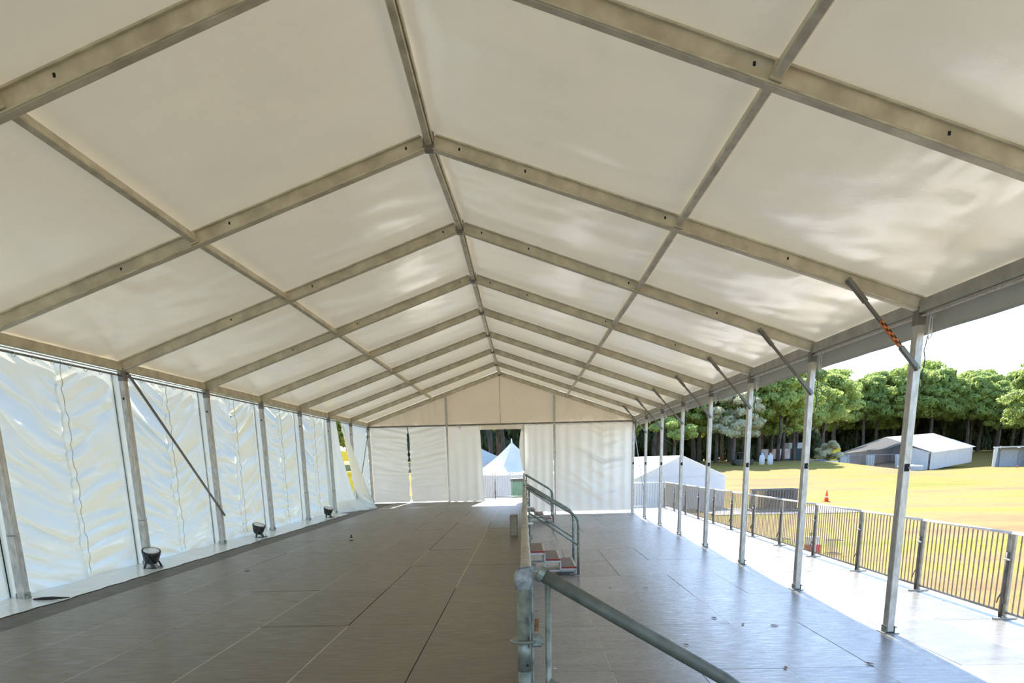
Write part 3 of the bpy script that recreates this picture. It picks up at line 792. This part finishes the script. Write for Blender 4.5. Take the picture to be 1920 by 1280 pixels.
# round low tank, trough and dark box in front
def place_box(name, lab, cat, ctr, size, m, rz=0, lid=None, parts=None):
    r = empty(name, lab, cat, ctr, rz)
    x, y, z = size
    MB().box((-x/2,-y/2,0), (x/2,y/2,z), min(x,y,z)*.06).build('body', m, r)
    if lid: MB().box((-x/2-.03,-y/2-.03,z), (x/2+.03,y/2+.03,z+z*.09), .01).build('lid', lid, r)
    b = MB()
    for q in (-1, 1): b.box((q*x*.32-.05*x, -y/2-.02*y, 0), (q*x*.32+.05*x, y/2+.02*y, z*.14), .005)
    b.build('skid', 'grey', r)
    return r
r = empty('round_tank', 'low round grey tank with pale rim before the field marquee', 'tank', (66.6, 133.5, terrain(66.6, 133.5)-.04))
MB().lathe([(1.85,0),(1.95,.15),(1.95,.75),(1.9,.8)], 24).build('body', 'grey', r, smooth=False)
MB().lathe([(1.98,.72),(2.02,.78),(1.98,.86),(1.6,.95),(.2,1.1)], 24).build('cover', 'white_wall', r, smooth=True)
r = place_box('cable_drum_crate', 'low faded red covered crate left of the round grey tank', 'crate', (64.0, 136.5, terrain(64, 136.5)-.03), (1.6, 1.1, .55), 'pinkcloth', .5, 'pinkcloth')
r = place_box('storage_box', 'long white box on the grass left of the field marquee', 'box', (49.6, 125, -.15), (2.4, 1.1, 1.0), 'white', .2, 'white')
r = place_box('storage_bin', 'small grey bin between white box and field marquee', 'bin', (55.2, 134, -.2), (1.3, 1.2, 1.5), 'grey', .1, 'grey')
r = place_box('storage_box', 'yellow box standing behind the long white box', 'box', (56.5, 141, .1), (1.8, 1.4, 2.6), 'yellow', 0, 'yellow')
# three sided shelter on the right
r = empty('shelter', 'grey open fronted shelter box at the right edge of the field', 'shelter', (91.8, 147.5, -1.35), math.radians(-26))
MB().box((-2.5,2.2,0.05), (2.5,2.32,3.7), .02).build('back_panel', 'grey', r)
for q in (-1, 1): MB().beam((q*2.5, 0, 0), (q*2.5+.25, 0, 3.9), .12, .4, .01).build('side_post', 'steel_frame', r)
MB().box((-2.6,0,.05), (-2.48,2.3,3.75), .01).build('side_panel', 'steel_frame', r); MB().box((2.48,0,.05), (2.6,2.3,3.75), .01).build('side_panel', 'steel_frame', r)
MB().box((-2.7,-.1,3.75), (2.9,2.5,3.95), .02).build('roof', 'steel_frame', r); MB().box((-2.6,-.2,0), (2.8,2.4,.16), .02).build('base', 'steel_frame', r)
MB().box((-1.5,1.9,.2), (1.4,2.0,3.4), .02).build('inner_panel', 'grey', r)
# cones
def cone(lab, x, y, h, z=None, post_=False):
    z = terrain(x, y) if z is None else z
    r = empty('traffic_cone', lab, 'cone', (x, y, z)); s = h
    MB().box((-.28*s,-.28*s,0), (.28*s,.28*s,.05*s), .01).build('base', 'cone', r)
    MB().lathe([(.2*s,.05*s),(.055*s,.9*s),(.04*s,1.0*s)], 14).build('body', 'cone', r, smooth=True)
    MB().lathe([(.145*s,.38*s),(.105*s,.6*s),(.09*s,.62*s)], 14).build('stripe', 'white', r)
    return r
cone('largest orange traffic cone, standing on the grass beyond the barriers', 22.8, 56.3, .8)
cone('small orange cone on the grass before the field marquee', 60.6, 131, .55)
cone('small orange cone on the grass at the far right', 88.0, 139, .55)
cone('small orange cone on the grass left of the nearer tall post', 50.5, 112, .5)

# ------------------------------------------------------------------ left marquee, pagodas
def marquee_small(lab, x, y, w_, L, eh, rh, rz):
    z = terrain(x, y)-.05
    r = empty('marquee', lab, 'tent', (x, y, z), rz)
    def wl(a, b_):
        a = Vector(a); b_ = Vector(b_); return MB().beam(((a.x+b_.x)/2, (a.y+b_.y)/2, 0), ((a.x+b_.x)/2, (a.y+b_.y)/2, eh), max(abs(a.x-b_.x), .05), max(abs(a.y-b_.y), .05), 0, (1,0,0))
    n = max(2, int(L/4))
    for q in (-1, 1):
        for i in range(n): wl((q*w_/2, i*L/n+.03, 0), (q*w_/2, (i+1)*L/n-.03, 0)).build('wall_panel', 'white_wall', r)
    for i in range(2): wl((-w_/2+i*w_/2+.02, 0, 0), (-w_/2+(i+1)*w_/2-.02, 0, 0)).build('wall_panel', 'white_wall', r)
    for yy in (0, L):
        b = MB(); b.add([(-w_/2,yy-.02,eh),(w_/2,yy-.02,eh),(0,yy-.02,rh),(-w_/2,yy+.02,eh),(w_/2,yy+.02,eh),(0,yy+.02,rh)], [(0,1,2),(3,5,4),(0,3,4,1),(1,4,5,2),(2,5,3,0)]); b.build('gable_panel', 'white_wall', r)
    for q in (-1, 1):
        b = MB(); x0 = q*(w_/2+.12); z0 = eh-.06
        b.add([(x0,-.12,z0),(x0,L+.12,z0),(0,L+.12,rh+.04),(0,-.12,rh+.04),(x0,-.12,z0+.05),(x0,L+.12,z0+.05),(0,L+.12,rh+.09),(0,-.12,rh+.09)], [(0,1,2,3),(7,6,5,4),(0,4,5,1),(1,5,6,2),(2,6,7,3),(3,7,4,0)])
        b.build('roof_slope', 'white_roof', r)
    for q in (-1, 1): MB().beam((q*w_/2, -.02, 0), (q*w_/2, -.02, eh), .09, .09, .01).build('post', 'white', r)
    return r
marquee_small('white closed marquee close beyond the barriers, seen between the far right posts', 11.3, 51.6, 6.0, 16, 2.15, 3.45, math.radians(6))
marquee_small('second white marquee behind the near white one, roof just showing', 6.6, 68, 9, 14, 2.2, 3.9, math.radians(2))
def pagoda(lab, x, y, s, eh, ph):
    z = terrain(x, y)
    r = empty('pagoda_tent', lab, 'tent', (x, y, z), .5)
    prof = [(0,0), (.12,.03), (.3,.16), (.5,.36), (.75,.68), (1,1)]
    def roof(u, v):
        t = v; a = PI/4+u*2*PI
        hw = s/2*(1-t)+.02; zz = eh + (ph-eh)*(t**1.55)
        side = int(u*4-1e-9) if u < 1 else 3; f = u*4-side
        c = [(1,1),(-1,1),(-1,-1),(1,-1),(1,1)]; p, q = c[side], c[side+1]
        return (hw*(p[0]+(q[0]-p[0])*f), hw*(p[1]+(q[1]-p[1])*f), zz)
    MB().grid(roof, 16, 12).build('roof', 'white_roof', r, solid=.03)
    b = MB(); b.lathe([(.05,ph-.1),(.05,ph+.02),(.02,ph+.25)], 8); b.build('finial', 'white', r)
    for q in (-1, 1):
        MB().box((q*s/2-.03, -s/2, .05), (q*s/2+.03, s/2, eh), 0).build('wall_panel', 'white_wall', r)
        MB().box((-s/2, q*s/2-.03, .05), (s/2, q*s/2+.03, eh), 0).build('wall_panel', 'white_wall', r)
    for a in (-1, 1):
        for c in (-1, 1): MB().beam((a*s/2, c*s/2, 0), (a*s/2, c*s/2, eh), .1, .1, .01).build('post', 'white', r)
    return r
pagoda('white pagoda tent with a pointed roof seen through the doorway', .15, 47, 4.2, 2.6, 4.45)
pagoda('farther white pointed tent at the left in the doorway', -4.1, 84, 6.5, 1.6, 3.2)
r = empty('yellow_skip', 'yellow skip seen low through the torn left curtain', 'skip', (-8.5, 40, terrain(-8.5, 40)))
b = MB(); pr = [(-1.6,.2),(1.6,.2),(2.0,2.9),(-2.0,2.9)]; b.add([(a, -.9, c) for a, c in pr]+[(a, .9, c) for a, c in pr], [(0,1,2,3),(7,6,5,4),(0,4,5,1),(1,5,6,2),(2,6,7,3),(3,7,4,0)]); b.build('body', 'yellow', r)
MB().box((-2.1,-1.0,2.9), (2.1,1.0,3.05), .02).build('rim', 'yellow', r)
for q in (-1, 1): MB().box((q*1.2-.1,-.8,0), (q*1.2+.1,.8,.2), .02).build('runner', 'brace', r)
r = empty('banner_fence', 'yellow banner on posts seen high through the torn left curtain', 'banner', (-11.2, 46, terrain(-11, 46)))
MB().box((-.2,0,3.6), (2.6,.04,4.2), .01).build('banner', 'yellow', r)
for q in (-.2, 1.2, 2.6): MB().beam((q,.05,0), (q,.05,4.3), .06, .06, .01).build('post', 'brace', r)
r = place_box('wheelie_bin', 'green bin behind the pale doorway barrier', 'bin', (.75, 34.5, -.2), (.9, .8, 1.35), 'binGreen', .1, 'teal')
# pale hoarding behind the doorway
def hoard(lab, x0, x1, y, h, m='white'):
    z = terrain((x0+x1)/2, y)
    r = empty('site_fence', lab, 'fence', (x0, y, z)); n = int((x1-x0)/2.2)
    for i in range(n):
        MB().box((i*2.2+.03, 0, .1), (i*2.2+2.17, .04, h), .005).build('fence_panel', m, r)
        MB().beam((i*2.2, .03, 0), (i*2.2, .03, h+.05), .05, .05, .005).build('post', 'steel_frame', r)
    return r
hoard('low white hoarding behind the pagoda tent', -9, 6, 52, 1.3)
r = empty('banner_fence', 'faded pink and white banner fence under the pines', 'fence', (43.0, 141, 1.15))
for i in range(3): MB().box((i*1.95, 0, .2), (i*1.95+1.85, .05, 1.95), .01).build('banner', 'banner', r)
for i in range(4): MB().beam((i*1.95-.05, 0, 0), (i*1.95-.05, 0, 2.1), .06, .06, .005).build('post', 'brace', r)
r = empty('container', 'dark teal container with a pale roof under the pines', 'container', (49.7, 141, 1.0), -.05)
MB().box((-1.9,0,0), (1.9,3,2.1), .03).build('body', 'teal', r); MB().box((-1.2,.1,2.1), (1.5,2.9,3.1), .08).build('roof_cover', 'white_wall', r)
b = MB()
for i in range(9): b.beam((-1.7+i*.42, -.03, .1), (-1.7+i*.42, -.03, 2.0), .08, .05, .01)
b.build('rib', 'teal', r)
for i, (x, c, lab) in enumerate(((56.5, 'blue', 'dark blue vehicle shape parked among the trunks'), (60.5, 'white', 'pale van parked among the trunks'))):
    m_ = mat('vehicle_paint_'+c, (.10,.14,.25) if c == 'blue' else (.7,.7,.72), .3)
    r = empty('van', lab, 'van', (x, 150, terrain(x, 150)), .1)
    def hull(u, v):
        return None
    b = MB(); pr = [(-2.3,.35),(-2.35,1.0),(-1.6,1.2),(-1.2,2.0),(2.2,2.1),(2.35,1.9),(2.35,.35)]
    k_ = len(pr); b.add([(p, -.9, q) for p, q in pr]+[(p, .9, q) for p, q in pr], [tuple(range(k_)), tuple(range(2*k_-1, k_-1, -1))]+[(i, k_+i, k_+(i+1)%k_, (i+1)%k_) for i in range(k_)])
    b.build('body', m_, r)
    b = MB(); b.box((-1.15,-.93,1.25), (-.2,-.89,1.85), .01).build('window', 'carglass', r)
    for wx in (-1.5, 1.5): MB().tube([(wx,-.95,.36), (wx,.95,.36)], .36, 14).build('wheel', 'blacktape', r)
# small utility vehicle under the cream tree, white bin bags beside it
r = empty('utility_cart', 'low black utility cart parked under the cream topped tree', 'cart', (29.9, 104, terrain(29.9, 104)), .1)
MB().box((-1.3,-.7,.35), (1.3,.7,.75), .06).build('body', 'dark', r)
b = MB()
for x in (-.6, .5):
    for y in (-.6, .6): b.beam((x, y, .7), (x*.9, y, 1.6), .06, .06, .005)
b.build('canopy_frame', 'dark', r); MB().box((-.9,-.7,1.6), (.8,.7,1.68), .02).build('canopy', 'dark', r)
for wx in (-.9, .9): MB().tube([(wx,-.75,.33), (wx,.75,.33)], .33, 14).build('wheel', 'blacktape', r)
for i, (x, lab) in enumerate(((32.5, 'left of two white upright sacks by the black cart'), (33.6, 'right of two white upright sacks by the black cart'))):
    r = MB().lathe([(.2,0),(.36,.1),(.38,.8),(.3,1.25),(.1,1.4),(.2,1.55)], 10).build('sack', 'white_wall', smooth=True); r.location = (x, 104, terrain(x, 104)-.05); tag(r, lab, 'sack')
    MB().tube([(-.12,0,1.4),(.12,0,1.4)], .05, 6).build('tie', 'brace', r)

# pale path on the field
def pathf(u, v): x = 12.0+9*u; y = 45+6.0*v+.3*u; return (x, y, terrain(x, y)+.03)
tag(MB().grid(pathf, 10, 6).build('path', 'soil', smooth=True), 'pale strip of track beyond the barriers', 'path', kind='structure')
# stack of spare barriers on the grass
r = empty('barrier_stack', 'dark stack of spare barriers on the grass beyond the barrier row', 'barrier stack', (16.3, 47.2, terrain(16.5, 47)+.05), .05)
for i in range(8):
    b = MB(); y = i*.16
    b.tube([(-1.35, y, .15), (-1.35, y, 1.28), (1.35, y, 1.28), (1.35, y, .15), (-1.35, y, .15)], .03, 6)
    for j in range(15): b.tube([(-1.2+j*.17, y, .15), (-1.2+j*.17, y, 1.28)], .022, 5)
    b.build('spare_barrier', 'brace', r)
b = MB(); b.box((-1.5,-.1,0), (1.5,1.3,.12), .01); b.build('pallet', 'brace', r)
# gear under the fourth barrier
r = empty('plastic_block', 'red and white plastic block on the grass behind the barriers', 'block', (10.75, 26.3, -1.36), .1)
MB().box((-.22,-.2,0), (.22,.2,.36), .03).build('base', 'redplastic', r)
MB().box((-.20,-.18,.36), (.2,.18,.62), .05).build('top', 'white', r)
b = MB(); b.tube([(-.12,-.1,.62), (-.1,0,.74), (.1,0,.74), (.12,.1,.62)], .02, 6); b.build('handle', 'brace', r)
def wire_cage(lab, x, y, w_, d_, h_, m, name='wire_cage'):
    z = -1.36
    r = empty(name, lab, 'cage', (x, y, z))
    b = MB()
    for a in (-1, 1):
        for c in (-1, 1): b.beam((a*w_/2, c*d_/2, 0), (a*w_/2, c*d_/2, h_), .03, .03, .003)
    for zz in (.04, h_):
        for a in (-1, 1): b.beam((a*w_/2, -d_/2, zz), (a*w_/2, d_/2, zz), .025, .025, .002); b.beam((-w_/2, a*d_/2, zz), (w_/2, a*d_/2, zz), .025, .025, .002)
    b.build('frame', m, r); b = MB()
    n = int(w_/.08)
    for j in range(1, n):
        for a in (-1, 1): b.tube([(-w_/2+j*w_/n, a*d_/2, 0), (-w_/2+j*w_/n, a*d_/2, h_)], .006, 5)
    b.build('wire_mesh', m, r); return r
wire_cage('brown wire cage right of the red and white block', 11.45, 26.3, .45, .4, .5, 'rustbar')
wire_cage('dark low wire frame left of the red and white block', 9.8, 27.0, .7, .5, .5, 'brace')

# ------------------------------------------------------------------ trees
def crown_mesh(seed, rx, rz, nclump, tuft, leafs, flat=.55):
    rr = random.Random(seed); b = MB(); vs = []; fs = []
    cl = []
    for i in range(nclump):
        a = rr.uniform(0, 2*PI); q = math.sqrt(rr.uniform(0, 1)); h = rr.uniform(-.55, 1)
        sc_ = math.sqrt(max(.15, 1-h*h*.85))
        c = Vector((math.cos(a)*q*rx*sc_, math.sin(a)*q*rx*sc_, h*rz))
        cl.append((c, rr.uniform(.75, 1.35)*rx*.25))
    for c, r0 in cl:
        for j in range(leafs):
            d = Vector((rr.gauss(0,1), rr.gauss(0,1), rr.gauss(.25,1))).normalized()
            P = c + Vector((d.x, d.y, d.z*flat))*r0*rr.uniform(.75, 1.06)
            t1 = Vector((rr.gauss(0,1), rr.gauss(0,1), rr.gauss(0,1))); t1 = (t1 - d*t1.dot(d)*.5).normalized(); t2 = t1.cross(d+Vector((rr.uniform(-.6,.6), rr.uniform(-.6,.6), rr.uniform(-.6,.6)))).normalized()
            s = tuft*rr.uniform(.6, 1.3); k = len(vs)
            vs += [P-t1*s, P+t2*s*.55, P+t1*s, P-t2*s*.55]; fs += [(k, k+1, k+2, k+3)]
    b.v = [tuple(v) for v in vs]; b.f = fs; return b, cl
def make_tree(seed, H, rx, rz, nclump, leafs, crown_c=.76, leafm='leaf', tuft=.34, trunk=.34):
    rr = random.Random(seed*13+1)
    r = empty('pine_tree'); cz = H*crown_c
    b, cl = crown_mesh(seed, rx, rz, nclump, tuft, leafs)
    cr_ = b.build('crown', leafm, r); cr_.location = (0, 0, cz)
    t = MB(); lean = rr.uniform(-.05, .05)*H; hh = cz
    pts = [(0,0,-.6), (lean*.15, .1, H*.12), (lean*.4, -.1, H*.3), (lean*.8, .15, H*.5), (lean, 0, hh)]
    t.tube(pts, .3, 8, rad=[trunk*1.45, trunk*1.05, trunk*.9, trunk*.7, trunk*.35])
    t.build('trunk', 'bark', r, smooth=True)
    t = MB()
    for i in range(min(9, len(cl))):
        c, r0 = cl[i]; z0 = H*rr.uniform(.38, .62); f = z0/hh; E_ = Vector((c.x, c.y, c.z+cz-r0*.3)); S_ = Vector((lean*min(1, f*1.4), 0, z0))
        mid = (S_+E_)/2 + Vector((rr.uniform(-.4,.4), rr.uniform(-.4,.4), rr.uniform(-.6,.1)))
        t.tube([S_, mid, E_], .1, 5, rad=[trunk*.42, trunk*.28, trunk*.12])
    t.build('branch', 'bark', r, smooth=True)
    return r
protos = [make_tree(1, 17, 5.4, 5.6, 84, 170, .66), make_tree(2, 18.5, 6.2, 6.2, 96, 170, .66), make_tree(3, 15.5, 4.8, 6.0, 78, 170, .60), make_tree(4, 17.5, 5.8, 5.0, 84, 170, .70)]
used = [0]*4
def put_tree(x, y, s, lab, group=None, v=None, rz=None, zs=1):
    v = R.randrange(4) if v is None else v
    if used[v] == 0: c = protos[v]; used[v] = 1
    else: c = copy_tree(protos[v])
    c.location = (x, y, terrain(x, y)); c.rotation_euler = (0, 0, R.uniform(0, 6.28) if rz is None else rz); c.scale = (s, s, s*zs)
    tag(c, lab, 'tree', group); return c
# left grove (behind the left half of the field): dense trunks
GL = 'dense pine grove left of the field marquee'; TL = 'tall pine with dark trunk in the dense grove left of the field marquee'
grove = []; grove2 = []
for row, (yy, n) in enumerate(((113, 9), (121, 9), (130, 10), (140, 10), (152, 9))):
    for i in range(n):
        x = 15 + row*1.7 + i*(4.7+row*.35) + R.uniform(-1.4, 1.4)
        if x > .365*yy: continue
        y = yy + R.uniform(-2.5, 2.5); grove.append((row, x/y, put_tree(x, y, R.uniform(.70, .88), TL, GL)))
GM = 'pines behind the field marquee'; TM = 'broad green pine rising behind the field marquee'
for row, (yy, n) in enumerate(((184, 10), (195, 10), (207, 10))):
    for i in range(n):
        x = 68 + row*3 + i*7.0 + R.uniform(-1.8, 1.8)
        y = yy + R.uniform(-2.5, 2.5); grove2.append((row, x/y, put_tree(x, y, R.uniform(.96, 1.10)+.03*row, TM, GM)))
def post_gap(q):      # which two right hand posts a direction falls between (posts counted from the nearest)
    e = [(W-.85)/FY(k)-.0 for k in range(1, 9)]
    t = q - .85/125
    for k in range(8):
        if t > e[k]: return k
    return 8
ordi = ['first', 'second', 'third', 'fourth', 'fifth', 'sixth', 'seventh', 'eighth', 'ninth']
rown = ['front', 'second', 'third', 'fourth', 'rearmost']
for gv, kindw, nm in ((grove, 'dark-trunked pine', 'grove'), (grove2, 'broad green pine', 'hill')):
    cells = {}
    for row, q, o in gv: cells.setdefault((row, post_gap(q)), []).append((q, o))
    for (row, k), lst in cells.items():
        lst.sort(key=lambda a: a[0])
        for i, (q, o) in enumerate(lst):
            wh = 'right of the nearest post' if k == 0 else 'beyond the gable corner' if k == 8 else 'between %s and %s posts' % (ordi[k-1], ordi[k])
            nth = kindw if len(lst) == 1 else ['leftmost', 'second', 'third', 'fourth', 'fifth', 'sixth', 'seventh', 'eighth', 'ninth', 'tenth'][i] + ' ' + kindw
            o['label'] = '%s of the %s %s row, %s' % (nth, nm, rown[row], wh)
put_tree(52.5, 150, 1.02, 'tall rounded pine at the left shoulder of the skyline', v=1)
put_tree(60.0, 156, 1.0, 'pine directly left of the tall post above the field marquee roof', v=3)
put_tree(101.5, 156, .98, 'large pine at the right edge behind the grey shelter', v=1)
put_tree(107, 163, 1.05, 'pine at the far right edge behind the largest one', v=0)
# hanging green bough, low tree with cream crown
t = make_tree(11, 9.2, 3.3, 3.3, 40, 230, .62, 'leafpale', .26, .28); t.name = 'blossom_tree'; t.location = (29.8, 108, terrain(29.8, 108)); tag(t, 'lower rounded tree with cream coloured crown in front of the grove', 'tree')
t = make_tree(12, 7.0, 2.4, 1.6, 24, 230, .7, 'leaf', .24, .22); t.location = (19.5, 97, terrain(19.5, 97)); tag(t, 'small low green pine between two far right posts', 'tree')
t = make_tree(13, 4.6, 2.0, 1.7, 22, 230, .55, 'leafpale', .22, .15); t.name = 'bush_tree'; t.location = (52.0, 132, terrain(52.0, 132)); tag(t, 'small pale bush tree beside the dark teal container', 'tree')
# through the doorway and behind the gable
GD = 'pines beyond the doorway'; TD = 'pine with bare trunk seen through the doorway'
for x, y, s, wh in ((-3.1, 93, .8, 'left'), (-1.7, 98, .78, 'middle'), (.75, 80, .72, 'right')):
    put_tree(x, y, s, wh + 'most of the three pines with bare trunks seen through the doorway' if wh != 'middle' else 'middle of the three pines with bare trunks seen through the doorway', GD)
for i in range(7): put_tree(-20+i*5.6+R.uniform(-1,1), 112+R.uniform(-4,4), .8, 'pine in the far row beyond the gable end', 'far pines beyond the gable end')
for x, y, s in ((-12.4, 52, .62), (-14.0, 58, .66), (-17, 66, .7), (-24, 72, .7)): put_tree(x, y, s, {52: 'nearest', 58: 'second', 66: 'third', 72: 'farthest'}[y] + ' pine outside beyond the torn left curtain', 'pines beyond the left curtains')
# understorey bushes that close the grove behind the trunks
bb, cl = crown_mesh(31, 4.6, 1.9, 34, .38, 150)
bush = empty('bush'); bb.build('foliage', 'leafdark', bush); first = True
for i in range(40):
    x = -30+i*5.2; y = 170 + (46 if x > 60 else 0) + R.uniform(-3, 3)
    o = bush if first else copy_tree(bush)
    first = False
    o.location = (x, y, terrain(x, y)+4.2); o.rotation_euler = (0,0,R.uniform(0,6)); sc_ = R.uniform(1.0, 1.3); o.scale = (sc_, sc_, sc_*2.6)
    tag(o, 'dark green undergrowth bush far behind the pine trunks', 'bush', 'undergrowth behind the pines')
for o in protos:
    pass
